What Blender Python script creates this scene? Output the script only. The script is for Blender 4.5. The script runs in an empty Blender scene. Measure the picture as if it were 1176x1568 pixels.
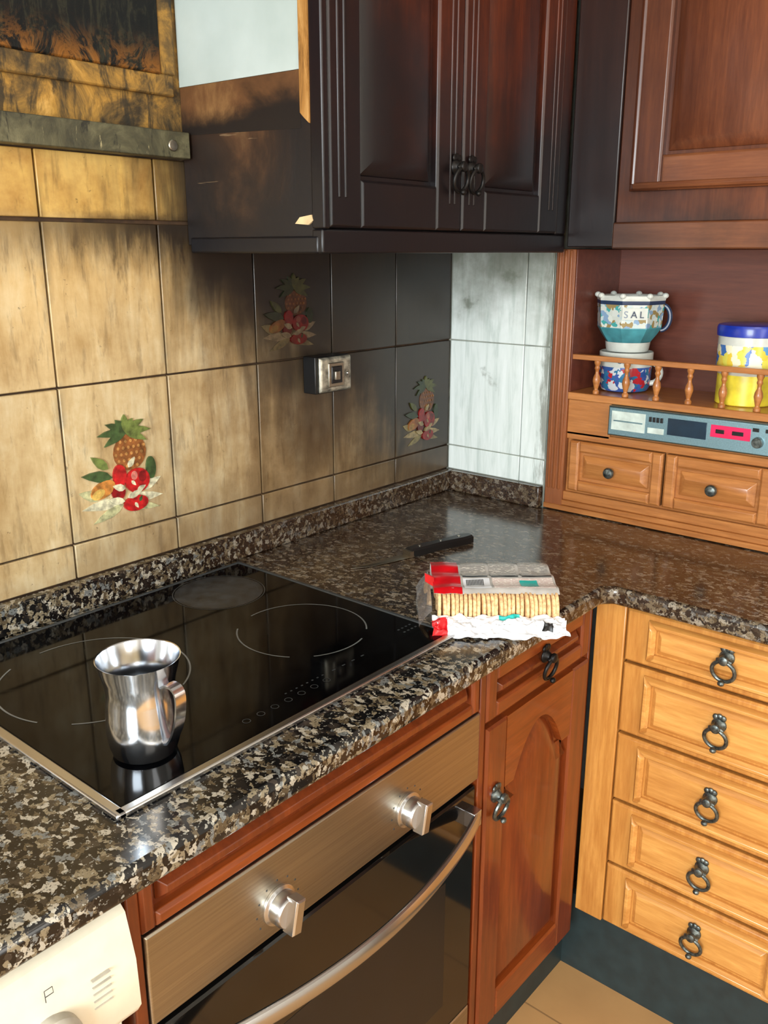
import bpy, math, random, bmesh
from mathutils import Vector, Matrix, noise as mn
random.seed(3)
scene=bpy.context.scene
scene.view_settings.view_transform='Standard'

# ------------------------------------------------------------------ materials
def lin(c):
    c=c/255.
    return c/12.92 if c<=.04045 else ((c+.055)/1.055)**2.4
def rgb(t): return (lin(t[0]),lin(t[1]),lin(t[2]),1)
class NT:
    def __init__(s,name,rough=.5,metal=0,coat=0,spec=.5):
        s.m=bpy.data.materials.new(name); s.m.use_nodes=True
        s.t=s.m.node_tree; s.b=s.t.nodes['Principled BSDF']
        s.b.inputs['Roughness'].default_value=rough; s.b.inputs['Metallic'].default_value=metal
        s.b.inputs['Coat Weight'].default_value=coat; s.b.inputs['Coat Roughness'].default_value=.12
        s.b.inputs['Specular IOR Level'].default_value=spec
    def n(s,ty,**k):
        x=s.t.nodes.new(ty)
        for a,v in k.items(): setattr(x,a,v)
        return x
    def set(s,sock,v):
        if isinstance(v,bpy.types.NodeSocket): s.t.links.new(v,sock)
        elif isinstance(v,tuple) and len(v)==3 and sock.type=='RGBA': sock.default_value=rgb(v)
        else: sock.default_value=v
    def coord(s,out='Object'): return s.n('ShaderNodeTexCoord').outputs[out]
    def pos(s): 
        sp=s.n('ShaderNodeSeparateXYZ'); s.set(sp.inputs[0],s.n('ShaderNodeNewGeometry').outputs['Position']); return sp.outputs
    def map(s,vec,scale=(1,1,1),rot=(0,0,0),loc=(0,0,0)):
        x=s.n('ShaderNodeMapping'); s.set(x.inputs['Vector'],vec); x.inputs['Scale'].default_value=scale; x.inputs['Rotation'].default_value=rot;x.inputs['Location'].default_value=loc; return x.outputs[0]
    def noise(s,vec,scale,detail=4,rough=.55,dist=0,out=0):
        x=s.n('ShaderNodeTexNoise'); s.set(x.inputs['Vector'],vec); x.inputs['Scale'].default_value=scale; x.inputs['Detail'].default_value=detail; x.inputs['Roughness'].default_value=rough; x.inputs['Distortion'].default_value=dist; return x.outputs[out]
    def vor(s,vec,scale,out='Color',feature='F1',rnd=1):
        x=s.n('ShaderNodeTexVoronoi',feature=feature); s.set(x.inputs['Vector'],vec); x.inputs['Scale'].default_value=scale; x.inputs['Randomness'].default_value=rnd; return x.outputs[out]
    def ma(s,op,a,b=0,c=0,clamp=False):
        x=s.n('ShaderNodeMath',operation=op,use_clamp=clamp); s.set(x.inputs[0],a); s.set(x.inputs[1],b); s.set(x.inputs[2],c); return x.outputs[0]
    def step(s,v,lo,hi,a=0,b=1):
        if lo>hi: lo,hi,a,b=hi,lo,b,a
        x=s.n('ShaderNodeMapRange',interpolation_type='SMOOTHSTEP'); s.set(x.inputs[0],v); x.inputs[1].default_value=lo;x.inputs[2].default_value=hi;x.inputs[3].default_value=a;x.inputs[4].default_value=b; return x.outputs[0]
    def ramp(s,fac,stops,interp='LINEAR'):
        x=s.n('ShaderNodeValToRGB'); x.color_ramp.interpolation=interp
        el=x.color_ramp.elements
        while len(el)<len(stops): el.new(.5)
        for e,(p,c) in zip(el,stops): e.position=p; e.color=rgb(c)
        s.set(x.inputs[0],fac); return x.outputs[0]
    def mix(s,f,a,b,mode='MIX'):
        x=s.n('ShaderNodeMix',data_type='RGBA',blend_type=mode); s.set(x.inputs[0],f); s.set(x.inputs[6],a); s.set(x.inputs[7],b); return x.outputs[2]
    def color(s,v): s.set(s.b.inputs['Base Color'],v); return s
    def rough(s,v): s.set(s.b.inputs['Roughness'],v); return s
    def bump(s,h,strength=.2,dist=.01):
        x=s.n('ShaderNodeBump'); x.inputs['Strength'].default_value=strength; x.inputs['Distance'].default_value=dist; s.set(x.inputs['Height'],h); s.t.links.new(x.outputs[0],s.b.inputs['Normal']); return s

def plain(name,c,rough=.5,metal=0,coat=0,var=.12,scale=30):
    k=NT(name,rough,metal,coat); n=k.noise(k.coord(),scale,3)
    d=tuple(max(0,x*(1-var)) for x in c); e=tuple(min(255,x*(1+var)) for x in c)
    k.color(k.ramp(n,[(.3,d),(.7,e)])); return k.m

def wood(name,c1,c2,rough=.35,axis='z',soot=0,zlo=1.45,zhi=1.8,coat=.25,sootx=None):
    k=NT(name,rough,0,coat)
    sc={'z':(14,14,1.2),'x':(1.2,14,14),'y':(14,1.2,14)}[axis]
    v=k.map(k.coord(),sc)
    n1=k.noise(v,3,6,.6,.6); n2=k.noise(v,14,4,.7); n3=k.noise(k.coord(),3,4,.6)
    f=k.ma('ADD',k.ma('MULTIPLY',n1,.5),k.ma('ADD',k.ma('MULTIPLY',n2,.3),k.ma('MULTIPLY',n3,.2)))
    c=k.ramp(f,[(.32,c1),(.5,tuple((a+b)/2 for a,b in zip(c1,c2))),(.68,c2)])
    if soot:
        P=k.pos(); nz=k.noise(k.coord(),5,5,.6)
        h=k.ma('ADD',P[2],k.ma('MULTIPLY',k.ma('SUBTRACT',nz,.5),.5))
        c=k.mix(k.step(h,zhi,zlo,0,soot),c,(15,12,14))
        if sootx:
            ax,a,b,amt=sootx
            hx=k.ma('ADD',P[ax],k.ma('MULTIPLY',k.ma('SUBTRACT',nz,.5),.3))
            c=k.mix(k.step(hx,a,b,0,amt),c,(13,12,16))
    k.color(c); k.bump(f,.08,.004); return k.m

def granite(name='granite_brown'):
    k=NT(name,.13,0,.2)
    co=k.coord(); w=k.noise(co,60,3,.6,out=1)
    vm=k.n('ShaderNodeVectorMath',operation='MULTIPLY_ADD'); k.set(vm.inputs[0],w); vm.inputs[1].default_value=(.022,.022,.022); k.set(vm.inputs[2],co)
    v=k.map(vm.outputs[0],(1.25,.8,1),(0,0,.5))
    a=k.n('ShaderNodeSeparateColor'); k.set(a.inputs[0],k.vor(v,124))
    big=k.noise(co,3.0,3)
    P=k.pos()
    c1=k.ramp(a.outputs[0],[(0,(13,13,14)),(.36,(30,27,25)),(.46,(84,72,54)),(.60,(126,114,92)),(.74,(168,160,144)),(.86,(108,110,108)),(.93,(52,45,38))],'CONSTANT')
    br=k.ma('ADD',k.ma('MULTIPLY',P[0],1.0),k.ma('ADD',k.ma('MULTIPLY',P[1],.5),k.ma('MULTIPLY',big,.5)))  # near-left brightness put into the stone colour; darker brown towards the corner
    c1=k.mix(k.step(br,-.95,-.15,0,.62),c1,(66,44,26))
    n=k.noise(co,260,3,.7)
    c2=k.mix(k.step(n,.54,.62,0,.9),c1,(24,22,21))
    c3=k.mix(k.ma('MULTIPLY',k.step(k.noise(co,190,2,.6),.60,.66),.5),c2,k.mix(k.step(br,-.95,-.15,0,.7),(184,180,166),(96,72,46)))
    k.color(c3); k.rough(k.ma('ADD',.11,k.ma('MULTIPLY',n,.14))); return k.m

def sooty_tile():
    k=NT('sooty_cream_wall_tile',.28,0,.12)
    P=k.pos(); X,Y,Z=P[0],P[1],P[2]; co=k.coord()
    n=k.noise(co,3.2,5,.6); nf=k.noise(k.map(co,(14,14,3)),2.4,6,.65,.5); nb=k.noise(co,11,5,.65); ns=k.noise(k.map(co,(8,8,1.3)),2.5,6,.6,.6)
    nd=k.noise(k.map(co,(30,30,5)),2,5,.7,.3)
    isl=k.n('ShaderNodeNewGeometry').outputs['Random Per Island']
    base=k.ramp(k.ma('ADD',k.ma('MULTIPLY',nf,.5),k.ma('MULTIPLY',nb,.5)),[(.36,(172,142,96)),(.5,(204,178,132)),(.62,(222,204,164))])
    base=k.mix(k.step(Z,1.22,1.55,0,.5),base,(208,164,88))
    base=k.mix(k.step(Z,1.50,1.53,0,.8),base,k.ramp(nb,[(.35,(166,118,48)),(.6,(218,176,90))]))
    def bell(cx,cz,rx,rz):
        dx=k.ma('DIVIDE',k.ma('SUBTRACT',X,cx),rx); dz=k.ma('DIVIDE',k.ma('SUBTRACT',Z,cz),rz)
        r=k.ma('ADD',k.ma('MULTIPLY',dx,dx),k.ma('ADD',k.ma('MULTIPLY',dz,dz),k.ma('MULTIPLY',k.ma('SUBTRACT',n,.5),1.6)))
        return k.step(r,1,0)
    film=k.ma('MULTIPLY',k.step(k.ma('ADD',X,k.ma('MULTIPLY',k.ma('SUBTRACT',ns,.5),.6)),-1.0,-.5),.78)
    base=k.mix(film,base,k.ramp(nb,[(.3,(84,62,40)),(.5,(118,92,62)),(.7,(150,126,92))]))
    base=k.mix(k.step(nd,.52,.68,0,.36),base,(78,58,36))
    h=k.ma('ADD',Z,k.ma('MULTIPLY',k.ma('SUBTRACT',n,.5),.30))
    g=k.ma('ADD',k.ma('MULTIPLY',X,.75),k.ma('ADD',h,k.ma('MULTIPLY',k.ma('SUBTRACT',ns,.5),.35)))
    d=k.ma('MULTIPLY',k.step(g,.64,.98),k.step(k.ma('ADD',X,k.ma('MULTIPLY',k.ma('SUBTRACT',ns,.5),.25)),-.92,-.72))
    base=k.mix(k.ma('MULTIPLY',d,.95,clamp=True),base,(20,16,14))
    top=k.ma('MULTIPLY',k.step(h,1.29,1.44),k.step(X,-.84,-.71)); base=k.mix(k.ma('MULTIPLY',top,.92),base,(18,15,13))
    base=k.mix(k.ma('MULTIPLY',bell(-.47,1.13,.13,.13),.65),base,(50,36,24))
    base=k.mix(k.ma('MULTIPLY',bell(-.53,1.25,.09,.08),.65),base,(28,21,16))
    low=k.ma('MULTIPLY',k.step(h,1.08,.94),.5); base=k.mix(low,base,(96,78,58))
    left=k.ma('MULTIPLY',k.step(k.ma('ADD',X,k.ma('MULTIPLY',n,.2)),-.93,-1.12),.5); base=k.mix(left,base,(136,100,48))
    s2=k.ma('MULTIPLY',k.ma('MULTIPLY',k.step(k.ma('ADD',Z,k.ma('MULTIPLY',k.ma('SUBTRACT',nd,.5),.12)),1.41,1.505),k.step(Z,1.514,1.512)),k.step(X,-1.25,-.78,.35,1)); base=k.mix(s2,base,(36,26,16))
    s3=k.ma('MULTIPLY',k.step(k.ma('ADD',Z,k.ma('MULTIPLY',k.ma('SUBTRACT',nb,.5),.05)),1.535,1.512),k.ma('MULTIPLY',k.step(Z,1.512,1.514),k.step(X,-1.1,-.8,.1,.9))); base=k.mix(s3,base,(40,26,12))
    # grime collecting beside the vertical joints
    pp=k.ma('PINGPONG',X,.1025); gj=k.ma('MULTIPLY',k.step(k.ma('SUBTRACT',.0,k.ma('SUBTRACT',0,pp)),.014,.001),k.step(nb,.40,.60)); 
    base=k.mix(k.ma('MULTIPLY',k.ma('MINIMUM',gj,1.0),.45),base,(50,36,20))
    base=k.mix(k.ma('MULTIPLY',isl,.16),base,(60,46,28))
    base=k.mix(k.step(k.noise(co,60,5,.75),.63,.70,0,.65),base,(48,34,20))
    k.color(base); k.rough(k.ma('ADD',.22,k.ma('MULTIPLY',nb,.25))); k.bump(nb,.05,.003); return k.m

def soot_plaster():
    k=NT('burnt_plaster',.75); co=k.coord()
    n=k.noise(co,9,8,.7,.8); n2=k.noise(k.map(co,(5,5,1.6)),6,6,.7,.6)
    c=k.ramp(n,[(.25,(22,18,12)),(.4,(60,46,22)),(.50,(112,84,38)),(.60,(168,124,50)),(.70,(206,160,84)),(.8,(80,62,32))])
    c=k.mix(k.step(n2,.46,.60,0,.85),c,(34,30,19))
    k.color(c); k.bump(n,.3,.01); return k.m

def char_panel():
    k=NT('charred_panel',.6,spec=.25); co=k.coord(); P=k.pos()
    n=k.noise(co,14,9,.75,1.6); n2=k.noise(k.map(co,(22,22,5)),3,7,.7,1.)
    c=k.ramp(n2,[(.3,(5,5,5)),(.5,(12,12,10)),(.6,(40,38,26)),(.68,(16,14,11))])
    hz=k.step(k.ma('ADD',P[2],k.ma('MULTIPLY',k.ma('SUBTRACT',n,.5),.22)),1.80,1.72)
    c=k.mix(k.ma('MULTIPLY',hz,k.step(n,.45,.6)),c,(176,112,40))
    c=k.mix(k.step(n,.66,.72,0,.7),c,(120,104,66)); k.color(c); k.bump(n,.4,.012); return k.m

def white_tile():
    k=NT('white_marbled_tile',.18,0,.3); co=k.coord(); P=k.pos()
    nf=k.noise(k.map(co,(18,18,2)),2.4,5,.65,.4)
    c=k.ramp(nf,[(.3,(190,202,196)),(.5,(222,230,226)),(.75,(238,244,242))])
    n=k.noise(co,9,5,.6); ns=k.noise(k.map(co,(20,20,4)),2,5,.7)
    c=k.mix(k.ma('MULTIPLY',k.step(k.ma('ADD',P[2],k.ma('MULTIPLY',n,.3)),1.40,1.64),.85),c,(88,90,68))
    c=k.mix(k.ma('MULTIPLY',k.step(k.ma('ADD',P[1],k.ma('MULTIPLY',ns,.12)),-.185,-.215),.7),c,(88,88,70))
    c=k.mix(k.step(n,.60,.70,0,.6),c,(92,98,80))
    k.color(c); return k.m

def brushed(name,c,rough=.3,axis='x'):
    k=NT(name,rough,1); co=k.coord(); v=k.map(co,{'x':(1,60,60),'z':(60,60,1)}[axis]); n=k.noise(v,6,3)
    k.color(k.ramp(n,[(.3,tuple(x*.9 for x in c)),(.7,c)])); return k.m

def patches(name,cols,scale,rough=.25,wob=.02):
    k=NT(name,rough,0,.3); co=k.coord(); w=k.noise(co,60,3,.6,out=1)
    vm=k.n('ShaderNodeVectorMath',operation='MULTIPLY_ADD'); k.set(vm.inputs[0],w); vm.inputs[1].default_value=(wob,wob,wob); k.set(vm.inputs[2],co)
    a=k.n('ShaderNodeSeparateColor'); k.set(a.inputs[0],k.vor(vm.outputs[0],scale))
    n=len(cols); k.color(k.ramp(a.outputs[0],[(i/n,c) for i,c in enumerate(cols)],'CONSTANT')); return k.m

def printed(name,bg,fg,sx,sy,amt=.85):
    k=NT(name,.35,0,.2); co=k.coord()
    w=k.n('ShaderNodeTexWave',wave_type='BANDS',bands_direction='Y'); k.set(w.inputs[0],co); w.inputs[1].default_value=sy
    n=k.noise(k.map(co,(sx,sy*3.,1)),1.0,2)
    m=k.ma('MULTIPLY',k.step(w.outputs[1],.45,.55),k.step(n,.40,.48))
    k.color(k.mix(k.ma('MULTIPLY',m,amt),bg,fg)); return k.m

M={}
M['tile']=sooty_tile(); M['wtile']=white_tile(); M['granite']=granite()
M['grout']=plain('brown_grout',(66,46,28),.9,var=.3); M['grout2']=plain('pale_grout',(150,152,140),.9)
M['plaster']=soot_plaster(); M['char']=char_panel()
M['white']=plain('white_wall_paint',(225,222,214),.8,var=.03)
M['ceil']=plain('ceiling_paint',(235,233,226),.9,var=.02)
M['wA']=wood('honey_wood',(160,98,40),(216,158,82),.3)
M['wAx']=wood('honey_wood_across',(170,108,46),(228,172,96),.3,'y')
M['wB']=wood('red_oak',(80,32,12),(136,62,24),.3)
M['wBx']=wood('red_oak_across',(90,38,12),(152,72,26),.3,'x')
M['wC']=wood('sooty_mahogany',(48,17,9),(108,46,20),.36,'z',.98,1.54,2.0,.0,(0,-.50,-.66,.85))
M['wD']=wood('mahogany',(80,38,20),(132,74,42),.32,'z',.8,1.44,1.62,.15,(1,-.72,-.42,.5))
M['wDf']=wood('sooty_filler_wood',(36,21,18),(56,32,25),.34,'z',.85,1.45,1.95,.05)
M['wDy']=wood('mahogany_across',(100,54,32),(148,92,56),.35,'y',.5,1.42,1.6,.2,(1,-.62,-.42,.65))
M['wR']=wood('recess_back_wood',(80,38,28),(116,62,44),.4,'y',coat=.1)
M['wE']=wood('hutch_wood',(140,82,38),(202,136,76),.32,'y')
M['wEz']=wood('hutch_wood_upright',(108,58,30),(158,94,54),.32,'z')
M['gap']=plain('dark_gap',(22,14,10),.8)
M['kick']=plain('dark_plinth',(34,48,50),.5)
M['iron']=plain('antique_iron',(92,98,96),.36,.85,var=.35,scale=160)
M['ironB']=plain('blackened_iron',(30,28,27),.4,.6)
M['steel']=brushed('brushed_steel',(176,168,152),.34)
M['chrome']=NT('polished_steel',.15,1).color((236,242,250)).m
M['trim']=NT('hob_trim_steel',.27,1).color((196,196,196)).m
k=NT('black_ceramic_glass',.06,0,0,.13); n=k.noise(k.coord(),12,6,.7,1); k.color(k.ramp(n,[(.4,(2,2,3)),(.85,(12,13,14))])); k.rough(k.ma('ADD',.06,k.ma('MULTIPLY',k.step(n,.5,.8),.12))); M['glass']=k.m
M['ring']=plain('grey_print',(98,102,102),.4)
M['ringd']=plain('dim_print',(50,54,56),.4)
M['appl']=plain('appliance_enamel',(222,214,192),.3,0,.3,var=.03)
M['appl2']=plain('appliance_grey',(176,170,156),.4)
M['oglass']=NT('oven_glass',.07,0,.2).color((12,11,10)).m
M['black']=plain('black_plastic',(16,16,17),.35)
k=NT('terracotta_floor_tile',.4); br=k.n('ShaderNodeTexBrick'); k.set(br.inputs[0],k.coord()); br.offset=0; br.inputs['Scale'].default_value=1; br.inputs['Brick Width'].default_value=.45; br.inputs['Row Height'].default_value=.45; br.inputs['Mortar Size'].default_value=.002
for i,c in ((1,(206,160,104)),(2,(196,150,98)),(3,(150,114,76))): br.inputs[i].default_value=rgb(c)
k.color(k.mix(k.ma('MULTIPLY',k.noise(k.coord(),9,5),.45),br.outputs[0],(140,100,60))); M['floor']=k.m

# ------------------------------------------------------------------ mesh builder
I4=Matrix.Identity(4)
def frameW(y=-.57): return Matrix(((1,0,0,0),(0,0,-1,y),(0,1,0,0),(0,0,0,1)))       # u=x v=z n=-y
def frameR(x=0): return Matrix(((0,0,-1,x),(-1,0,0,0),(0,1,0,0),(0,0,0,1)))          # u=-y v=z n=-x
class B:
    def __init__(s): s.v=[];s.f=[];s.mi=[];s.mats=[]
    def mat(s,m):
        m=M[m] if isinstance(m,str) else m
        if m not in s.mats: s.mats.append(m)
        return s.mats.index(m)
    def add(s,vs,fs,m,X=I4):
        o=len(s.v); s.v+=[tuple(X@Vector(p)) for p in vs]; i=s.mat(m)
        for f in fs: s.f.append(tuple(o+j for j in f)); s.mi.append(i)
    def box(s,x0,x1,y0,y1,z0,z1,m,X=I4):
        x0,x1=sorted((x0,x1));y0,y1=sorted((y0,y1));z0,z1=sorted((z0,z1))
        s.add([(x0,y0,z0),(x1,y0,z0),(x1,y1,z0),(x0,y1,z0),(x0,y0,z1),(x1,y0,z1),(x1,y1,z1),(x0,y1,z1)],
              [(0,3,2,1),(4,5,6,7),(0,1,5,4),(1,2,6,5),(2,3,7,6),(3,0,4,7)],m,X)
    def prism(s,poly,n0,n1,m,X=I4,inset=0,drop=0):
        N=len(poly)
        ar=sum(poly[i][0]*poly[(i+1)%N][1]-poly[(i+1)%N][0]*poly[i][1] for i in range(N))
        if ar<0: poly=poly[::-1]
        vs=[(u,v,n0) for u,v in poly]+[(u,v,n1-drop) for u,v in poly]
        fs=[tuple(range(N))[::-1]]+[(i,(i+1)%N,N+(i+1)%N,N+i) for i in range(N)]
        if inset:
            ins=[]
            for i in range(N):
                p0=Vector(poly[i-1]);p=Vector(poly[i]);p1=Vector(poly[(i+1)%N])
                a=(p-p0).normalized();b=(p1-p).normalized()
                na=Vector((-a.y,a.x));nb=Vector((-b.y,b.x)); q=(na+nb)
                q=q/max(.3,q.length_squared/2) if q.length>1e-6 else na
                ins.append(p+q*inset)
            vs+=[(q.x,q.y,n1) for q in ins]
            fs+=[(N+i,N+(i+1)%N,2*N+(i+1)%N,2*N+i) for i in range(N)]+[tuple(range(2*N,3*N))]
        else: fs+=[tuple(range(N,2*N))]
        s.add(vs,fs,m,X)
    def lathe(s,prof,m,X=I4,seg=40,cap=True):
        vs=[];fs=[];K=len(prof)
        for r,z in prof:
            for i in range(seg):
                a=2*math.pi*i/seg; vs.append((r*math.cos(a),r*math.sin(a),z))
        for j in range(K-1):
            for i in range(seg):
                fs.append((j*seg+i,j*seg+(i+1)%seg,(j+1)*seg+(i+1)%seg,(j+1)*seg+i))
        if cap:
            fs.append(tuple(range(seg))[::-1]); fs.append(tuple((K-1)*seg+i for i in range(seg)))
        s.add(vs,fs,m,X)
    def sweep(s,pts,sec,m,X=I4,closed=False,up=(0,0,1)):
        P=[Vector(p) for p in pts];n=len(P);K=len(sec);vs=[];fs=[]
        up=Vector(up)
        for i in range(n):
            if closed: t=P[(i+1)%n]-P[i-1]
            else: t=P[min(i+1,n-1)]-P[max(i-1,0)]
            t.normalize(); sd=t.cross(up)
            if sd.length<1e-4: sd=t.cross(Vector((0,1,0)))
            sd.normalize(); u2=sd.cross(t)
            for a,b in sec: vs.append(tuple(P[i]+sd*a+u2*b))
        for i in range(n if closed else n-1):
            j=(i+1)%n
            for q in range(K): fs.append((i*K+q,i*K+(q+1)%K,j*K+(q+1)%K,j*K+q))
        if not closed: fs.append(tuple(range(K))[::-1]); fs.append(tuple((n-1)*K+q for q in range(K)))
        s.add(vs,fs,m,X)
    def tube(s,pts,r,m,X=I4,closed=False,seg=10,up=(0,0,1)):
        s.sweep(pts,[(r*math.cos(2*math.pi*q/seg),r*math.sin(2*math.pi*q/seg)) for q in range(seg)],m,X,closed,up)
    def ell(s,c,r,m,X=I4,seg=20):
        pr=[(max(1e-4,math.sin(math.pi*i/12)),-math.cos(math.pi*i/12)) for i in range(13)]
        s.lathe(pr,m,X@Matrix.Translation(c)@Matrix.Diagonal((r[0],r[1],r[2],1)),seg)
    def done(s,name,bevel=0,parent=None,seg=2,X=None,sharp=35):
        me=bpy.data.meshes.new(name); me.from_pydata(s.v,[],s.f)
        for m in s.mats: me.materials.append(m)
        me.polygons.foreach_set('material_index',s.mi)
        me.update()
        bm=bmesh.new(); bm.from_mesh(me); bmesh.ops.recalc_face_normals(bm,faces=bm.faces); bm.to_mesh(me); bm.free()
        me.polygons.foreach_set('use_smooth',[True]*len(me.polygons)); me.set_sharp_from_angle(angle=math.radians(sharp))
        o=bpy.data.objects.new(name,me); bpy.context.collection.objects.link(o)
        if bevel:
            b=o.modifiers.new('bevel','BEVEL'); b.width=bevel; b.segments=seg; b.limit_method='ANGLE'; b.angle_limit=math.radians(40); b.use_clamp_overlap=True
        if X is not None: o.matrix_world=X
        if parent: o.parent=parent
        return o
def empty(name):
    e=bpy.data.objects.new(name,None); e.empty_display_size=.1; bpy.context.collection.objects.link(e); return e

def arc_poly(u0,u1,v0,v1,arch):
    pts=[(u0,v0),(u1,v0)]
    if not arch: return pts+[(u1,v1),(u0,v1)]
    w=u1-u0
    for i in range(25):
        t=i/24; u=u1-w*t; q=math.sin(math.pi*min(1,max(0,(t-.14)/.72)))**.75 if .14<t<.86 else 0
        pts.append((u,v1-arch+arch*q))
    return pts
def front(b,X,u0,u1,v0,v1,m,mx,st=.05,arch=0,th=.02,raised=True):
    f=.004
    b.box(u0,u1,v0,v1,0,th*.3,m,X)
    b.prism([(u0,v0),(u0+st,v0),(u0+st,v1),(u0,v1)],0,th,m,X,f,f)
    b.prism([(u1-st,v0),(u1,v0),(u1,v1),(u1-st,v1)],0,th,m,X,f,f)
    b.prism([(u0+st,v0),(u1-st,v0),(u1-st,v0+st),(u0+st,v0+st)],0,th,mx,X,f,f)
    if arch:
        a=arc_poly(u0+st,u1-st,v0,v1-st*.8,arch)[2:]
        for i in range(len(a)-1):
            b.prism([a[i],a[i+1],(a[i+1][0],v1),(a[i][0],v1)],0,th-.001,mx,X)
    else: b.prism([(u0+st,v1-st),(u1-st,v1-st),(u1-st,v1),(u0+st,v1)],0,th,mx,X,f,f)
    if raised:
        g=.007; w=min(.024,(v1-v0-2*st)*.22)
        vt=(v1-st*.8 if arch else v1-st)-g
        b.prism(arc_poly(u0+st+g,u1-st-g,v0+st+g,vt,arch),th*.25,th*.95,m,X,w,th*.55)
def ring_pull(b,X,u,v,m='iron'):
    T=X@Matrix.Translation((u,v,0))
    b.lathe([(.013,0),(.013,.003),(.009,.006),(.006,.012),(.009,.016),(.008,.021),(.003,.023)],m,T,20)
    for a in (60,120,90): 
        b.ell((.012*math.cos(math.radians(a)),.012*math.sin(math.radians(a))+.004,.003),(.006,.006,.003),m,T,10)
    b.tube([(-.012,-.002,.014),(0,.004,.018),(.012,-.002,.014)],.0035,m,T,False,8)
    b.tube([(.019*math.sin(a),-.021-.019*math.cos(a)*1.0,.013-.004*math.cos(a)) for a in [2*math.pi*i/28 for i in range(28)]],.0036,m,T,True,8,(0,0,1))
    b.ell((0,-.041,.018),(.006,.005,.005),m,T,10)

# ------------------------------------------------------------------ room
def room():
    b=B(); b.box(-3.8,.32,.008,.15,0,2.5,'grout'); b.done('wall_north')
    b=B(); b.box(.30,.45,-3.3,.008,0,2.5,'white'); b.done('wall_east')
    b=B(); b.box(-3.8,.45,-3.45,-3.3,0,2.5,'white'); b.done('wall_south')
    b=B()
    for a in ((-3.3,-2.3,0,2.5),(-.9,.008,0,2.5),(-2.3,-.9,0,.9),(-2.3,-.9,2.1,2.5)): b.box(-3.95,-3.8,a[0],a[1],a[2],a[3],'white')
    b.done('wall_west')
    b=B()
    for a in ((-2.3,-2.24,.9,2.1),(-.96,-.9,.9,2.1),(-2.3,-.9,.9,.96),(-2.3,-.9,2.04,2.1),(-1.63,-1.57,.9,2.1)): b.box(-3.9,-3.84,a[0],a[1],a[2],a[3],'white')
    b.done('window_1',.003)
    b=B(); b.box(-3.95,.45,-3.45,.15,-.1,0,'floor'); b.done('floor')
    b=B(); b.box(-3.95,.45,-3.45,.15,2.5,2.6,'ceil'); b.done('ceiling')
    b=B(); b.box(.005,.30,-.272,.008,.0,2.5,'grout2'); b.done('wall_nib')
    b=B(); g=.0016; zs=[.95,1.01,1.265,1.512,1.612]
    for i in range(0,13):
        x1=-.205*i; x0=x1-.205
        for j in range(4):
            jt=random.uniform(0,.0008)
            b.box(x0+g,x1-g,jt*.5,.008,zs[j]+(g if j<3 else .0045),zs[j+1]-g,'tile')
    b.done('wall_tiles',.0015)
    b=B(); zs=[.95,1.01,1.265,1.512]; ys=[0,-.205,-.272]; g=.0011
    for i in range(2):
        for j in range(3): b.box(0,.006,ys[i+1]+g,ys[i]-g,zs[j]+g,zs[j+1]-g,'wtile')
    b.done('wall_tiles',.0015)
    b=B(); b.box(-2.665,-.757,.0,.0079,1.65,2.5,'plaster'); b.done('trim_burnt_wall_lining')
    b=B(); b.box(-2.4,-.80,-.012,-.0005,1.735,2.3,'char')
    for a in ((-2.43,-.775,1.705,1.737),(-.80,-.77,1.737,2.3)): b.box(a[0],a[1],-.009,-.0005,a[2],a[3],'plaster')
    b.done('charred_hood_backplate',.003)
    k=NT('sooty_ledge',.6); co=k.coord(); n=k.noise(co,14,6,.7,.6); c=k.ramp(n,[(.3,(36,34,26)),(.5,(80,76,54)),(.65,(110,104,76)),(.78,(150,140,104))])
    n2=k.noise(k.map(co,(30,30,8)),2,6,.7,.5); c=k.mix(k.step(n2,.55,.63,0,.8),c,(28,26,20)); c=k.mix(k.step(n2,.36,.31,0,.6),c,(190,176,130)); k.color(c); k.bump(n,.3,.006)
    b=B(); b.box(-2.665,-.765,-.028,-.0005,1.612,1.652,k.m)
    b.lathe([(.009,0),(.009,.003),(.002,.004)],'steel',frameW(-.028)@Matrix.Translation((-.80,1.63,0)),14)
    b.done('trim_1',.004)
room()

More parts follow.
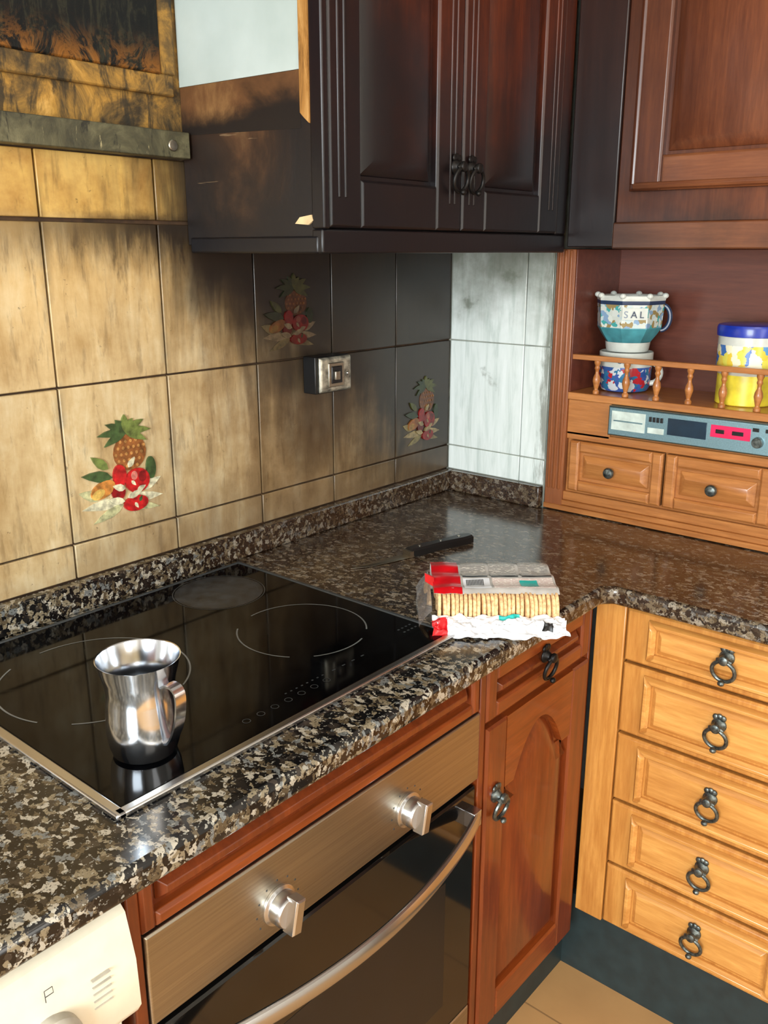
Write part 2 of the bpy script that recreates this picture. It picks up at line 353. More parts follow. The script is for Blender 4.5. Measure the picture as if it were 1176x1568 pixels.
# ------------------------------------------------------------------ fruit decals
cols={'lg':(104,118,60),'dg':(60,82,46),'or':(190,124,58),'pin':(134,82,42),'pin2':(176,126,70),'red':(182,30,32),'dred':(130,20,24),'wh':(206,200,168),'pg':(178,176,132),'ye':(200,164,84),'pk':(204,120,106)}
def decal(x0,z0,w,h,tint,suffix):
    mm={}
    for n,c in cols.items(): mm[n]=plain('glaze_%s_%s'%(n,suffix),tuple(v*t for v,t in zip(c,tint)),.3,0,.15,.25,90)
    X=Matrix(((1,0,0,0),(0,0,-1,0),(0,1,0,0),(0,0,0,1))); b=B(); cnt=[0]
    def P(pts,m,l):
        cnt[0]+=1
        b.prism([(x0+w*u,z0+h*v) for u,v in pts],-.0006,.0006+.00006*cnt[0],mm[m],X)
    def E(cx,cy,rx,ry,m,l,rot=0,n=18):
        c,s=math.cos(rot),math.sin(rot)
        P([(cx+rx*math.cos(a)*c-ry*math.sin(a)*s*h/w,cy+rx*math.cos(a)*s*w/h+ry*math.sin(a)*c) for a in [2*math.pi*i/n for i in range(n)]],m,l)
    def leaf(cx,cy,L,W,ang,m,l,droop=0):
        a=math.radians(ang);c,s=math.cos(a),math.sin(a)
        pts=[]
        for t,q in ((0,0),(.2,.8),(.45,1),(.75,.6),(1,0),(.75,-.6),(.45,-1),(.2,-.8)):
            px,py=t*L,q*W; pts.append((cx+(px*c-py*s),cy+(px*s+py*c)*w/h-droop*t*t))
        P(pts,m,l)
    leaf(.5,.12,.5,.06,172,'wh',1,.05);leaf(.5,.12,.5,.06,6,'wh',1,.05);leaf(.5,.1,.4,.05,200,'pg',1);leaf(.5,.1,.46,.05,-14,'pg',1);leaf(.25,.2,.28,.06,160,'pg',1);leaf(.72,.2,.28,.05,20,'wh',1)
    E(.62,.55,.20,.16,'pin',3)
    for i in range(6):
        for j in range(5):
            u=.45+.062*i+(.03 if j%2 else 0);v=.43+.055*j
            if ((u-.62)/.18)**2+((v-.55)/.145)**2<1: E(u,v,.016,.015,'pin2',4,0,6)
    for a,L in ((-8,.26),(188,.26),(14,.32),(166,.34),(40,.30),(140,.30),(66,.24),(115,.25),(90,.27)): leaf(.58,.72,L,.045,a,'lg' if cnt[0]%2 else 'dg',5,.06)
    leaf(.38,.36,.36,.06,165,'dg',3,.02);leaf(.34,.44,.24,.05,140,'lg',3)
    E(.26,.27,.15,.07,'or',4,.35);E(.20,.24,.08,.04,'ye',5,.4)
    E(.86,.38,.06,.1,'dg',4);E(.47,.36,.08,.10,'red',5);E(.44,.22,.08,.07,'dred',5);E(.68,.29,.15,.11,'red',6)
    E(.74,.32,.05,.05,'dred',7);E(.64,.34,.04,.04,'pk',7)
    leaf(.58,.42,.13,.03,50,'wh',7);leaf(.52,.24,.16,.04,160,'wh',7);leaf(.66,.2,.12,.03,20,'wh',7);leaf(.60,.3,.08,.02,-50,'wh',8)
    E(.64,.09,.15,.07,'red',6);leaf(.55,.15,.2,.035,20,'wh',7);leaf(.5,.13,.2,.04,165,'wh',7);leaf(.62,.1,.08,.02,-60,'wh',8);leaf(.68,.1,.07,.02,60,'dg',8)
    b.done('fruit_tile_decal')
decal(-1.006,1.038,.160,.194,(.95,.95,.95),'a')
decal(-.600,1.290,.145,.150,(.40,.34,.30),'b')
decal(-.178,1.032,.140,.180,(.60,.54,.44),'c')

# ------------------------------------------------------------------ socket
b=B(); 
k=plain('scorched_chrome_plate',(150,146,132),.3,.6,0,.4,60)
b.box(-.495,-.400,-.034,-.0005,1.195,1.268,'black')
b.prism([(-.487,1.197),(-.397,1.197),(-.397,1.266),(-.487,1.266)],.034,.042,k,frameW(0),.004,.004)
X=frameW(-.042)@Matrix.Translation((-.445,1.231,0))
b.box(-.022,.022,-.024,.024,-.001,.003,'steel',X); b.box(-.015,.015,-.017,.017,.0,.005,'black',X)
b.box(-.01,.004,-.01,.008,.004,.010,'steel',X); b.lathe([(.003,0),(.003,.004)],'chrome',X@Matrix.Translation((.033,0,0)),10)
b.done('wall_socket',.0015)

# ------------------------------------------------------------------ countertop
b=B()
b.prism([(-2.6,0),(0,0),(0,-.275),(.295,-.275),(.295,-2),(-.365,-2),(-.365,-.635),(-.38,-.62),(-2.6,-.62)],.866,.9,'granite')
b.done('granite_countertop',.008,seg=3)
b=B(); b.box(-2.6,0,-.02,0,.9003,.95,'granite'); b.box(-.02,0,-.272,-.02,.9003,.95,'granite'); b.done('granite_backsplash',.003)

# ------------------------------------------------------------------ hob
E=empty('ceramic_hob')
b=B(); b.prism([(-1.305,-.535),(-.722,-.535),(-.722,-.045),(-1.305,-.045)],.9002,.906,'glass',I4,.002,.002); b.done('glass',parent=E)
b=B()
b.box(-1.315,-.715,-.547,-.535,.9002,.9075,'trim'); b.box(-1.318,-1.305,-.547,-.04,.9002,.9075,'trim'); b.box(-.722,-.714,-.547,-.04,.9002,.907,'ringd'); b.box(-1.315,-.714,-.045,-.038,.9002,.907,'ringd')
b.done('frame',.002,parent=E)
b=B()
def hring(cx,cy,r,a0,a1,m,w=.0012):
    n=60; vs=[];fs=[]
    for i in range(n+1):
        a=math.radians(a0+(a1-a0)*i/n)
        for q in (r-w,r+w): vs.append((cx+q*math.cos(a),cy+q*math.sin(a),.9063))
    for i in range(n): fs.append((2*i,2*i+1,2*i+3,2*i+2))
    b.add(vs,fs,m)
hring(-1.155,-.25,.128,-60,95,'ring');hring(-1.155,-.25,.128,120,205,'ring');hring(-1.155,-.25,.128,225,262,'ring')
hring(-.857,-.352,.10,-50,100,'ring');hring(-.857,-.352,.10,130,215,'ring');hring(-.857,-.352,.10,235,290,'ring')
hring(-.84,-.132,.078,0,360,'ringd',.0008);hring(-.84,-.132,.066,0,360,'ringd',.0006)
n=40; b.add([(-.84+.075*math.cos(2*math.pi*i/n),-.132+.075*math.sin(2*math.pi*i/n),.9062) for i in range(n)],[tuple(range(n))],plain('scorched_zone',(30,34,38),.35,var=.5,scale=50))
for i in range(7): hring(-1.10+.024*i,-.500,.005,0,360,'ringd',.0005)
for i in range(8): b.box(-1.02+.010*i,-1.017+.010*i,-.486,-.484,.9061,.9063,'ringd')
for i in range(4): b.box(-.93+.02*i,-.924+.02*i,-.487,-.485,.9061,.9063,'ringd')
for i in range(4):
    for j in range(2): b.box(-.765+.009*i,-.761+.009*i,-.47-.012*j,-.467-.012*j,.9061,.9063,'ringd')
b.done('printed_rings',parent=E)

# ------------------------------------------------------------------ jug
b=B(); J=Matrix.Translation((-1.221,-.460,.9067))
prof=[(.002,.0),(.033,.0),(.037,.003),(.0405,.014),(.0425,.032),(.0415,.052),(.0395,.070),(.039,.082),(.0415,.096),(.0450,.108),(.0475,.119),
      (.0480,.1202),(.0467,.1195),(.0438,.108),(.0403,.096),(.0378,.082),(.0383,.070),(.0403,.052),(.041,.032),(.039,.014),(.034,.005),(.002,.004)]
b.lathe(prof,'chrome',J,64)
a=math.radians(-84); dx,dy=math.cos(a),math.sin(a)
path=[(.0415,.095),(.049,.099),(.058,.099),(.064,.094),(.066,.084),(.064,.066),(.059,.048),(.052,.034),(.046,.026),(.041,.024)]
def cr(p,n=5):
    out=[]
    for i in range(len(p)-1):
        p0=p[max(i-1,0)];p1=p[i];p2=p[i+1];p3=p[min(i+2,len(p)-1)]
        for j in range(n):
            t=j/n; out.append(tuple(.5*((2*p1[k])+(-p0[k]+p2[k])*t+(2*p0[k]-5*p1[k]+4*p2[k]-p3[k])*t*t+(-p0[k]+3*p1[k]-3*p2[k]+p3[k])*t**3) for k in range(len(p1))))
    out.append(p[-1]); return out
pts=[(r*dx,r*dy,z) for r,z in cr(path)]
b.sweep(pts,[(-.0012,-.0075),(.0012,-.0075),(.0012,.0075),(-.0012,.0075)],'chrome',J,up=(-dy,dx,0))
b.done('steel_milk_jug')

# ------------------------------------------------------------------ knife
b=B()
K=Matrix.Translation((-.60,-.223,.9003))@Matrix.Rotation(math.atan2(-.062,.27),4,'Z')@Matrix.Diagonal((1.07,1.2,1,1))
b.prism([(0,.004),(.03,-.006),(.08,-.010),(.13,-.011),(.13,.008),(.05,.008)],.001,.0028,'steel',K,.002,.0008)
b.prism([(.125,-.009),(.15,-.011),(.2,-.009),(.25,-.013),(.272,-.011),(.276,.002),(.26,.010),(.2,.008),(.15,.011),(.125,.009)],0,.016,'black',K,.003,.004)
for u in (.15,.2,.245): b.lathe([(.003,.0155),(.003,.0168)],'steel',K@Matrix.Translation((u,0,0)),10)
b.box(.12,.128,-.010,.010,0,.012,'steel',K)
b.done('kitchen_knife')

# ------------------------------------------------------------------ biscuits packet
E=empty('biscuit_packet')
ang=math.atan2(-.15,.126)
Xp=Matrix.Translation((-.592,-.398,.9002))@Matrix.Rotation(ang,4,'Z')@Matrix.Scale(-1,4,(0,1,0))
M['bis']=plain('baked_biscuit',(232,180,130),.8,var=.2,scale=200)
b=B()
for v in (.028,.081,.134):
    u=.006
    while u<.190:
        T=Matrix.Translation((u,v+random.uniform(-.0015,.0015),.0262))@Matrix.Rotation(math.pi/2,4,'Y')@Matrix.Rotation(random.uniform(-.07,.07),4,'X')
        b.lathe([(.0235,0),(.0258,.001),(.0262,.003),(.0255,.0052),(.0235,.006)],'bis',T,28); u+=.0068
b.done('biscuits',parent=E,X=Xp)
M['wred']=plain('red_wrapper',(200,14,26),.3,0,.3)
M['wwh']=plain('white_wrapper',(226,228,232),.3,0,.3,var=.05)
M['wgr']=plain('grey_wrapper',(190,186,180),.3,0,.3,var=.06)
M['teal']=plain('teal_print',(30,180,172),.35)
M['ptext']=printed('printed_table',(202,198,190),(50,48,54),120,100)
M['ptext2']=printed('printed_text_fine',(232,224,216),(150,70,60),200,150,.6)
k=NT('clear_cellophane',.12,0,.2); k.b.inputs['Transmission Weight'].default_value=.85; k.b.inputs['IOR'].default_value=1.15; k.color((240,236,236)); M['clear']=k.m
def sheet(b,u0,u1,v0,v1,zf,m,nu=24,nv=14,off=0,amp=.0015):
    vs=[];fs=[]
    for j in range(nv+1):
        for i in range(nu+1):
            u=u0+(u1-u0)*i/nu; v=v0+(v1-v0)*j/nv
            q=mn.noise(Vector((u*45,v*45,1.3)))*amp
            p=zf(u,v); vs.append((p[0],p[1],p[2]+q+off))
    W=nu+1
    for j in range(nv):
        for i in range(nu): fs.append((j*W+i,j*W+i+1,(j+1)*W+i+1,(j+1)*W+i))
    b.add(vs,fs,m)
VE=.140
def top(u,v):
    if v<0: return (u,-.001,.054+v*.9)
    z=.0555+.0022*math.cos(v/.053*2*math.pi+math.pi) if v<.125 else .0572-(v-.125)*.4
    if v>.128: v=v+.004*mn.noise(Vector((u*60,0,7.7)))
    return (u,v,z)
def flap(u,v):
    c=mn.noise(Vector((u*38,v*3.1,4.2))); c2=mn.noise(Vector((u*95,v*7,9.)))
    rd=1-abs(mn.noise(Vector((u*55+v*2,v*4.3-u*20,1.7))))*2.4
    edge=.012*mn.noise(Vector((u*26,0,2.)))+.006*mn.noise(Vector((u*80,0,5.)))
    y=.161+(.040+edge)*v+.003*c2
    z=max(.0020,.019*(1-v)**.7+.006*c+.003*c2+.006*rd*(.4+.6*math.sin(math.pi*min(1,v+.1)))+.002)
    return (u+.008*c*v,y,z)
b=B()
sheet(b,.0,.198,-.055,VE,top,'wgr',40,30)
sheet(b,.0,.045,0.0,VE,top,'wred',10,24,.0008)
for (a0,a1) in ((.049,.090),(.096,.140),(.146,.194)):
    sheet(b,a0,a1,.004,.078,top,'ptext',10,16,.0010); sheet(b,a0,a1,.079,.083,top,'black',10,2,.0012)
sheet(b,.049,.092,.087,VE-.012,top,'wwh',10,12,.0010); sheet(b,.096,.194,.087,VE-.012,top,'ptext2',12,12,.0009)
for i in range(12): sheet(b,.054+i*.0024,.0552+i*.0024,.092,.112,top,'black',1,5,.0016)
sheet(b,.140,.168,.094,.124,top,'teal',6,8,.0015)
sheet(b,-.004,.202,0,1,flap,'wwh',90,26,0,0)
sheet(b,.100,.132,.03,.28,flap,'teal',20,10,.0008,0)
sheet(b,-.004,.018,.3,.98,flap,'wred',10,16,.0008,0)
sheet(b,.165,.182,.40,.75,flap,'black',8,8,.0008,0)
def endcap(u,v): return (-.004-.02*u/.03,v,.004+.046*(1-((v-.075)/.08)**2*.25)*(1-u/.034))
sheet(b,0,.03,.0,.165,endcap,'clear',6,16,0,.005)
sheet(b,.0,.014,.06,.085,lambda u,v:(-.012+u,v+.02*u/.014,.052+.006*math.sin(v*200)),'wred',4,6,.004,.003)
b.done('wrapper',parent=E,X=Xp)

# ------------------------------------------------------------------ base cabinets, north run
E=empty('base_cabinet')
b=B(); b.box(-.705,-.347,-.57,-.03,.13,.862,'gap'); b.box(-.705,-.347,-.585,-.57,.845,.864,'wBx'); b.box(-.708,-.693,-.588,-.5,.13,.862,'wB'); b.box(-.354,-.347,-.588,-.56,.13,.862,'wB')
b.box(-.69,-.355,-.578,-.57,.743,.753,'wBx'); b.done('carcass',.002,parent=E)
X=frameW(-.57); b=B(); front(b,X,-.690,-.357,.755,.848,'wB','wBx',.028); ring_pull(b,frameW(-.59),-.52,.812,'ironB'); b.done('drawer_front',.001,parent=E)
b=B(); front(b,X,-.690,-.357,.135,.745,'wB','wBx',.058,.085,.022); ring_pull(b,frameW(-.592),-.662,.615,'iron'); b.done('arched_door',.001,parent=E)

E=empty('drawer_cabinet')
b=B(); b.box(-.325,.29,-1.95,-.592,.185,.862,'gap'); b.box(-.343,-.325,-.65,-.592,.185,.864,'wA'); b.box(-.335,-.325,-1.95,-.65,.855,.864,'wAx')
b.done('carcass',.002,parent=E)
X=frameR(-.325); zz=[.185,.325,.467,.611,.755,.862]
for i in range(5):
    b=B(); 
    b.prism([(.652,zz[i]+.003),(1.02,zz[i]+.003),(1.02,zz[i+1]-.003),(.652,zz[i+1]-.003)],0,.018,'wA',X,.004,.004)
    z0,z1=zz[i]+.016,zz[i+1]-.014
    u0,u1=.695,.978; q=.015
    for p in ([(u0,z0),(u1,z0),(u1-q,z0+q),(u0+q,z0+q)],[(u0,z1),(u1,z1),(u1-q,z1-q),(u0+q,z1-q)],[(u0,z0),(u0,z1),(u0+q,z1-q),(u0+q,z0+q)],[(u1,z0),(u1,z1),(u1-q,z1-q),(u1-q,z0+q)]):
        b.prism(p,.018,.030,'wAx',X,.005,.007)
    b.prism([(u0+.018,z0+.018),(u1-.018,z0+.018),(u1-.018,z1-.018),(u0+.018,z1-.018)],.016,.024,'wAx',X,.008,.006)
    ring_pull(b,frameR(-.349),.835,(z0+z1)/2+.012,'iron'); b.done('drawer_%d'%(i+1),.0008,parent=E)
b=B(); front(b,X,1.03,1.45,.19,.86,'wA','wAx',.055,.06); ring_pull(b,frameR(-.345),1.07,.65); b.done('side_door',.001,parent=E)
b=B(); b.box(-.72,-.30,-.55,-.53,0,.128,'kick'); b.box(-.305,-.29,-1.95,-.53,0,.183,'kick'); b.done('trim_2')

# ------------------------------------------------------------------ oven housing + oven
E=empty('oven_housing')
b=B(); b.box(-1.34,-.71,-.575,-.56,.788,.862,'wBx'); b.box(-1.342,-1.327,-.588,-.05,.0,.862,'wB')
X=frameW(-.57); b.done('sides',.002,parent=E)
b=B(); front(b,X,-1.326,-.712,.786,.862,'wB','wBx',.018); b.done('false_drawer',.001,parent=E)

E=empty('built_in_oven')
b=B(); b.box(-1.322,-.712,-.56,-.06,.14,.780,'black'); b.prism([(-1.325,.667),(-.71,.667),(-.71,.783),(-1.325,.783)],0,.03,'steel',frameW(-.56),.002,.002); b.done('body',.001,parent=E)
b=B()
for x in (-1.14,-.89):
    T=frameW(-.59)@Matrix.Translation((x,.708,0))
    b.lathe([(.026,0),(.026,.004),(.0215,.006),(.0215,.020),(.0195,.024),(.002,.024)],'trim',T,32)
    b.prism([(-.0075,-.0225),(.0075,-.0225),(.0075,.0225),(-.0075,.0225)],.02,.038,'trim',T@Matrix.Rotation(math.radians(-12),4,'Z'),.002,.002)
    for q in range(9):
        a=math.radians(210-q*30); b.box(.034*math.cos(a)-.0012,.034*math.cos(a)+.0012,.034*math.sin(a)-.0012,.034*math.sin(a)+.0012,-.0002,.0004,'ringd',T)
b.done('knobs',.0008,parent=E)
b=B(); X=frameW(-.56)
b.prism([(-1.32,.225),(-.714,.225),(-.714,.655),(-1.32,.655)],0,.028,'oglass',X,.003,.003)
b.prism([(-1.32,.15),(-.714,.15),(-.714,.222),(-1.32,.222)],0,.028,'steel',X,.002,.002)
b.box(-1.24,-.79,.28,.52,.0281,.0284,'black',X)
b.done('door',.001,parent=E)
b=B(); pts=[]
for i in range(33):
    t=i/32; x=-1.305+.58*t; pts.append((x,-.600-.052*math.sin(math.pi*t)**.8,.612))
b.sweep(pts,[(.007*math.cos(2*math.pi*q/12),.013*math.sin(2*math.pi*q/12)) for q in range(12)],'trim')
for x in (-1.297,-.733): b.box(x-.010,x+.010,-.607,-.585,.598,.626,'trim')
b.done('handle',.001,parent=E)

# ------------------------------------------------------------------ washing machine
b=B()
b.box(-1.945,-1.350,-.57,-.04,.01,.85,'appl')
T=Matrix(((0,0,1,0),(1,0,0,0),(0,1,0,0),(0,0,0,1)))
b.prism([(-.57,.85),(-.585,.852),(-.600,.84),(-.612,.79),(-.614,.735),(-.606,.722),(-.57,.722)],-1.945,-1.350,'appl',T)
b.box(-1.93,-1.365,-.598,-.57,.06,.715,'appl')
X=frameW(-.6135)@Matrix.Translation((-1.440,.778,0))
b.lathe([(.030,-.01),(.029,.010),(.024,.016),(.002,.016)],'appl2',frameW(-.612)@Matrix.Translation((-1.446,.762,0)),32)
for i in range(5): b.box(.040,.060,-.012+i*.008,-.0112+i*.008,-.003,.0010,'appl2',X)
b.tube([(-.006,.032,0),(-.006,.044,-.001),(.002,.044,-.001),(.002,.038,0),(-.006,.038,0)],.0005,'ringd',X,seg=6)
b.done('washing_machine',.004)

# ------------------------------------------------------------------ wall cabinets, north
E=empty('wall_cabinet')
k=NT('scorched_side_panel',.5); n=k.noise(k.coord(),6,7,.65,.7); P=k.pos()
c=k.ramp(n,[(.3,(26,16,11)),(.5,(50,32,20)),(.62,(76,50,30)),(.78,(112,84,54))])
h=k.ma('ADD',P[2],k.ma('MULTIPLY',n,.2)); c=k.mix(k.step(h,1.76,1.60,0,.92),c,(18,14,14))
h2=k.ma('ADD',P[1],k.ma('MULTIPLY',n,.2)); c=k.mix(k.step(h2,-.08,-.20,0,.7),c,(20,18,20))
sc=k.noise(k.map(k.coord(),(1,3,40),(.5,0,0)),3,3); c=k.mix(k.step(sc,.70,.73,0,.45),c,(140,114,84)); k.color(c); k.bump(n,.2,.008); sidem=k.m
b=B(); b.box(-.750,-.05,-.298,0,1.478,2.35,'gap'); b.box(-.758,-.75,-.300,0,1.478,2.35,sidem); b.done('carcass',.001,parent=E)
k=NT('white_melamine',.35); n=k.noise(k.coord(),4,5); k.color(k.ramp(n,[(.3,(160,172,166)),(.7,(190,200,196))]))
b=B(); b.add([(-.7595,-.002,1.722),(-.7595,-.278,1.718),(-.7595,-.278,2.35),(-.7595,-.002,2.35),(-.758,-.002,1.722),(-.758,-.278,1.718),(-.758,-.278,2.35),(-.758,-.002,2.35)],[(0,1,2,3),(0,4,5,1),(1,5,6,2),(2,6,7,3),(3,7,4,0),(4,7,6,5)],k.m)
b.done('melamine_face',parent=E)
k=NT('peeled_veneer',.5); n=k.noise(k.map(k.coord(),(10,10,2)),6,6,.7,.6); k.color(k.ramp(n,[(.3,(96,62,28)),(.5,(160,112,54)),(.7,(196,150,90))]))
k2=NT('brown_scorched_band',.5); P=k2.pos(); n=k2.noise(k2.coord(),7,6,.65,.5); c=k2.ramp(n,[(.3,(60,38,20)),(.5,(98,64,36)),(.7,(140,104,62))])
h=k2.ma('ADD',P[2],k2.ma('MULTIPLY',n,.08)); c=k2.mix(k2.step(h,1.735,1.70),c,(24,17,14)); k2.color(c)
X=Matrix(((0,0,-1,0),(-1,0,0,0),(0,1,0,0),(0,0,0,1)))
b=B(); b.prism([(.279,1.66),(.288,1.652),(.297,1.645),(.297,2.35),(.279,2.35)],.758,.762,k.m,X)
b.prism([(.002,1.650),(.277,1.640),(.277,1.7175),(.002,1.7215)],.758,.7586,k2.m,X)
b.prism([(.262,1.508),(.290,1.506),(.300,1.512),(.296,1.520),(.272,1.517)],.758,.761,plain('bare_chipboard',(206,178,134),.8),X)
b.done('peeled_edge',parent=E)
b=B(); b.box(-.760,-.045,-.318,-.296,1.465,1.500,'wC'); b.box(-.762,-.752,-.31,-.01,1.465,1.490,'wC')
b.box(-.760,-.747,-.322,-.296,1.50,2.35,'wC'); b.box(-.085,-.045,-.318,-.296,1.50,2.35,'wC'); b.done('light_rail',.003,parent=E)
X=frameW(-.299)
for nme,u0,u1,hu in (('door_left',-.745,-.416,-.438),('door_right',-.413,-.086,-.392)):
    b=B(); front(b,X,u0,u1,1.502,2.3,'wC','wC',.070,0,.022)
    for u in (u0+.020,u0+.034,u1-.020,u1-.034): b.tube([(u,1.545,.0205),(u,2.28,.0205)],.0035,'wC',X,seg=8)
    ring_pull(b,frameW(-.322),hu,1.605,'ironB'); b.done(nme,.001,parent=E)

# ------------------------------------------------------------------ east wall cabinet
E=empty('wall_cabinet')
b=B(); b.box(-.020,.295,-1.9,-.325,1.475,2.35,'wDf'); b.box(-.044,-.018,-.425,-.322,1.475,2.35,'wDf')
b.box(-.040,-.018,-1.9,-.425,1.52,2.35,'wD'); b.box(-.050,.0,-1.9,-.425,1.472,1.522,'wDy'); b.done('carcass',.003,parent=E)
X=frameR(-.040)
for i in range(2):
    u0=.458+i*.53; b=B(); front(b,X,u0,u0+.50,1.578,2.3,'wD','wDy',.062,0,.022)
    b.tube([(u0+.008,1.59,.020),(u0+.008,2.29,.020)],.007,'wD',X,seg=8); b.tube([(u0+.01,1.587,.020),(u0+.49,1.587,.020)],.007,'wDy',X,seg=8,up=(0,0,1)); b.done('door_%d'%(i+1),.001,parent=E)

# ------------------------------------------------------------------ hutch unit on the counter
E=empty('dresser_hutch')
b=B()
b.box(-.002,.29,-.322,-.277,.902,1.472,'wEz'); 
for y in (-.286,-.299,-.312): b.tube([(-.002,y,.95),(-.002,y,1.47)],.004,'wEz',seg=8,up=(0,1,0))
b.box(.200,.215,-1.9,-.322,.902,1.472,'wR'); b.box(.0,.2,-.326,-.322,1.172,1.472,'wR')
b.box(-.002,.2,-1.9,-.322,1.156,1.172,'wE'); b.box(.012,.2,-1.9,-.322,.945,1.156,'wE')
b.box(.004,.012,-.425,-.322,1.078,1.156,'wE'); b.box(.004,.02,-1.9,-.322,1.068,1.085,'wE')
b.box(-.006,.29,-1.9,-.277,.902,.914,'wE'); b.box(-.001,.29,-1.9,-.28,.914,.926,'wE'); b.box(.004,.29,-1.9,-.283,.926,.946,'wE')
b.done('carcass',.002,parent=E)
for i in range(4):
    u0=.335+.222*i; b=B(); X=frameR(.012); front(b,X,u0,u0+.216,.953,1.066,'wE','wE',.024,0,.018)
    b.lathe([(.005,0),(.005,.008),(.010,.012),(.0125,.017),(.010,.022),(.002,.024)],'iron',frameR(-.004)@Matrix.Translation((u0+.105,1.010,0)),20); b.done('small_drawer_%d'%(i+1),.0008,parent=E)
b=B()
b.box(.004,.018,-1.9,-.322,1.243,1.254,'wE')
pr=[(.007,0),(.007,.006),(.004,.010),(.0055,.016),(.0085,.028),(.0075,.036),(.004,.044),(.0038,.050),(.006,.055),(.0045,.060),(.007,.066),(.007,.072)]
for i in range(22): b.lathe(pr,'wE',Matrix.Translation((.011,-.382-.068*i,1.172)),14)
b.done('gallery_rail',.001,parent=E)

# ------------------------------------------------------------------ radio
b=B(); X=frameR(.0035)
M['rb']=brushed('radio_silver',(150,186,198),.4); M['disp']=plain('display_blue_black',(24,44,60),.15); M['slot']=plain('cassette_window',(196,208,200),.3); M['pink']=plain('red_label',(220,30,84),.4)
b.prism([(.428,1.092),(.80,1.092),(.80,1.155),(.428,1.155)],.001,.020,'rb',X,.003,.003)
b.box(.437,.512,1.106,1.146,.0195,.0215,'slot',X); b.box(.442,.507,1.124,1.127,.021,.0222,'rb',X)
for i in range(4): b.box(.520+.008*i,.526+.008*i,1.132,1.142,.019,.0225,'black',X)
b.box(.518,.553,1.108,1.120,.019,.0215,'slot',X)
b.box(.560,.640,1.110,1.144,.019,.0215,'disp',X); b.box(.648,.725,1.118,1.142,.019,.0215,'pink',X); b.box(.658,.675,1.126,1.134,.021,.0222,'black',X); b.box(.690,.712,1.126,1.134,.021,.0222,'black',X)
b.lathe([(.011,.019),(.010,.028),(.002,.028)],'iron',X@Matrix.Translation((.740,1.118,0)),20)
for u in (.728,.752): b.box(u,u+.012,1.138,1.145,.019,.022,'black',X)
b.done('under_shelf_radio',.001)

# ------------------------------------------------------------------ mugs and tin
M['mugA']=patches('glazed_scene_pattern',[(206,212,206),(70,160,158),(210,216,208),(130,160,190),(200,206,198),(190,206,206),(150,130,84)],95)
M['mugB']=patches('glazed_blue_red_pattern',[(50,84,150),(200,206,210),(40,110,150),(180,40,50),(60,90,160)],95)
M['cer']=plain('glazed_ceramic',(204,208,200),.2,0,.3,var=.05)
M['navy']=plain('navy_band',(40,56,84),.3)
M['teal2']=plain('teal_band',(70,140,150),.3)
def mugh(b,X,r0,z0,z1,ext,m,ang,rr=.006):
    c,s=math.cos(ang),math.sin(ang); pts=[]
    for i in range(17):
        a=-math.pi/2+math.pi*i/16; r=r0+ext*math.cos(a); z=(z0+z1)/2+(z1-z0)/2*math.sin(a); pts.append((r*c,r*s,z))
    b.tube(pts,rr,m,X,up=(-s,c,0))
def label(txt,E,T,r,z,size,ang0,m):
    n=len(txt)
    for i,ch in enumerate(txt):
        a=ang0+(i-(n-1)/2)*size*.82/r
        c=bpy.data.curves.new('letter','FONT'); c.body=ch; c.size=size; c.align_x='CENTER'; c.extrude=.0004; c.materials.append(M[m])
        o=bpy.data.objects.new('letter_%d'%(i+1),c); bpy.context.collection.objects.link(o)
        R=Matrix(((-math.sin(a),0,math.cos(a),0),(math.cos(a),0,math.sin(a),0),(0,1,0,0),(0,0,0,1)))
        o.matrix_world=T@Matrix.Translation((r*math.cos(a),r*math.sin(a),z))@R; o.parent=E
E=empty('patterned_mug')
b=B(); T=Matrix.Translation((.098,-.405,1.1725))
b.lathe([(.040,0),(.050,.003),(.055,.012),(.056,.055)],'mugB',T,48,False); b.lathe([(.056,.055),(.057,.060),(.0575,.084),(.056,.086),(.053,.084),(.052,.012),(.002,.008)],'cer',T,48,False); b.lathe([(.002,0),(.040,0)],'cer',T,48,False)
mugh(b,T,.053,.018,.062,.022,'cer',math.radians(-70))
b.done('body',parent=E); label('CARNE',E,T,.0578,.064,.014,math.radians(-145),'navy')
E=empty('ceramic_salt_pot')
b=B(); T=Matrix.Translation((.100,-.405,1.2595))@Matrix.Rotation(math.radians(12),4,'Z')
b.lathe([(.002,0),(.044,0),(.046,.006),(.048,.020)],'cer',T,48,False)
b.lathe([(.048,.020),(.060,.036),(.069,.050),(.069,.052)],'teal2',T,8,False)
b.lathe([(.069,.052),(.072,.100)],'mugA',T,8,False)
b.lathe([(.072,.100),(.073,.104),(.073,.108)],'navy',T,8,False)
b.lathe([(.073,.108),(.074,.112),(.072,.118),(.067,.116),(.064,.065),(.055,.040),(.03,.02),(.002,.018)],'cer',T,8,False)
for q in range(8):
    a=2*math.pi*q/8; b.ell((.072*math.cos(a),.072*math.sin(a),.118),(.007,.007,.006),'cer',T,10)
mugh(b,T,.066,.045,.098,.018,'navy',math.radians(-80),.005)
b.done('body',parent=E,sharp=25)
b=B(); b.prism([(-.026,.070),(.026,.070),(.026,.094),(-.026,.094)],0,.0015,'cer',Matrix.Translation((.100,-.405,1.2595))@Matrix(((-math.sin(math.radians(-146)),0,math.cos(math.radians(-146)),.0675*math.cos(math.radians(-146))),(math.cos(math.radians(-146)),0,math.sin(math.radians(-146)),.0675*math.sin(math.radians(-146))),(0,1,0,0),(0,0,0,1)))); b.done('label',parent=E)
label('SAL',E,Matrix.Translation((.100,-.405,1.2595)),.0725,.074,.020,math.radians(-148),'navy')
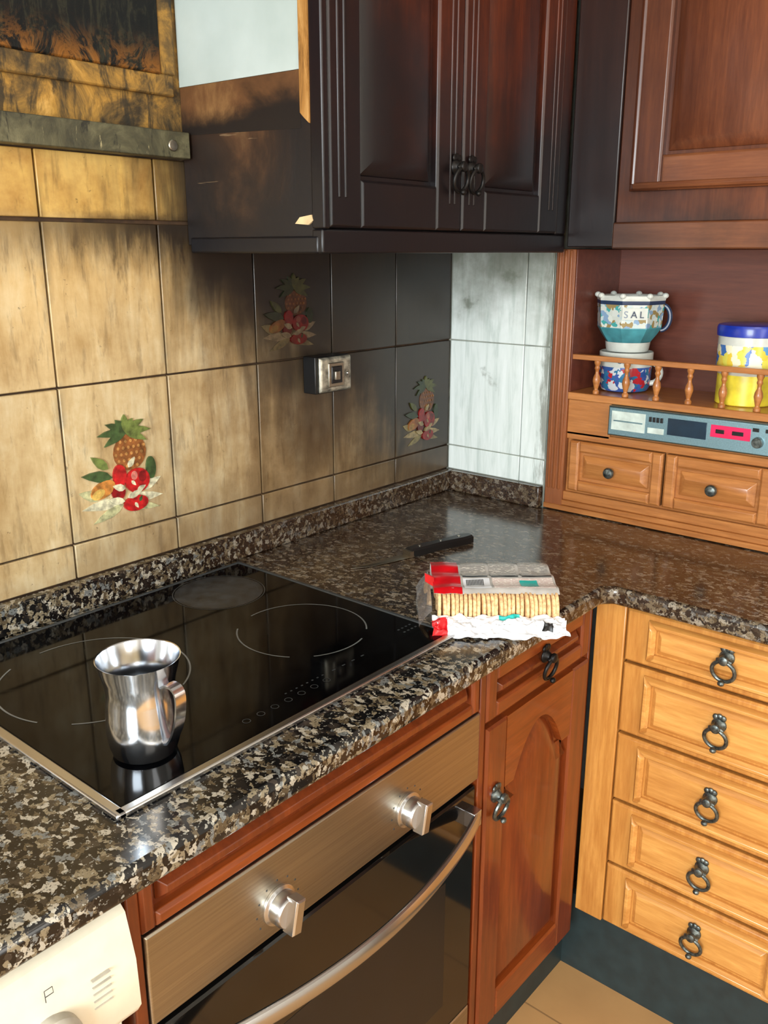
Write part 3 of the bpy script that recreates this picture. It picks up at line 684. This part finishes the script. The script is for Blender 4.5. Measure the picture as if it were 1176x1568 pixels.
M['blue']=plain('blue_lid',(24,50,160),.3,0,.2); M['yel']=plain('yellow_tin',(226,206,60),.3,0,.2); M['tinp']=patches('tin_scene_print',[(224,214,90),(90,150,200),(240,236,214),(236,232,200),(60,110,180),(230,200,70)],50)
b=B(); T=Matrix.Translation((.095,-.668,1.1725))
b.lathe([(.002,0),(.054,0),(.056,.002),(.056,.060)],'yel',T,48,False)
b.lathe([(.056,.060),(.061,.066),(.061,.072),(.0605,.074)],'cer',T,48,False)
b.lathe([(.0605,.074),(.061,.118)],'tinp',T,48,False); b.lathe([(.061,.118),(.061,.134)],'cer',T,48,False)
b.lathe([(.061,.134),(.064,.135),(.065,.150),(.063,.156),(.055,.158),(.002,.158)],'blue',T,48,False)
b.done('storage_tin')

# ------------------------------------------------------------------ lights
def area(name,loc,tgt,sx,sy,e,c):
    l=bpy.data.lights.new(name,'AREA'); l.shape='RECTANGLE'; l.size=sx; l.size_y=sy; l.energy=e; l.color=c
    o=bpy.data.objects.new(name,l); bpy.context.collection.objects.link(o); o.location=loc
    o.rotation_euler=(Vector(tgt)-Vector(loc)).to_track_quat('-Z','Y').to_euler(); return o
area('window_daylight',(-3.75,-1.6,1.5),(0,-1.0,1.0),1.35,1.15,138,(.88,.96,1))
area('overhead_fill',(-1.7,-2.0,2.46),(-1.5,-1.6,0),.9,.9,15,(1,.90,.76))  # added warm overhead fill, not a known lamp
area('south_fill',(-1.6,-3.25,1.3),(-1.0,0,1.1),1.0,1.8,28,(1,.97,.92))  # added fill from behind the camera for the north tiles; no doorway there
w=bpy.data.worlds.new('World'); scene.world=w; w.use_nodes=True
w.node_tree.nodes['Background'].inputs[0].default_value=(.75,.85,1,1); w.node_tree.nodes['Background'].inputs[1].default_value=.6

# ------------------------------------------------------------------ camera
th=math.atan(401/1358.);ps=math.atan(1202/1416.)
cd=bpy.data.cameras.new('Camera'); cd.sensor_fit='VERTICAL'; cd.sensor_height=24; cd.lens=1358/1568*24; cd.clip_start=.02
co=bpy.data.objects.new('Camera',cd); bpy.context.collection.objects.link(co); co.location=(-1.742,-1.270,1.47)
fw=Vector((math.cos(ps)*math.cos(th),math.sin(ps)*math.cos(th),-math.sin(th))); co.rotation_euler=fw.to_track_quat('-Z','Y').to_euler()
scene.camera=co
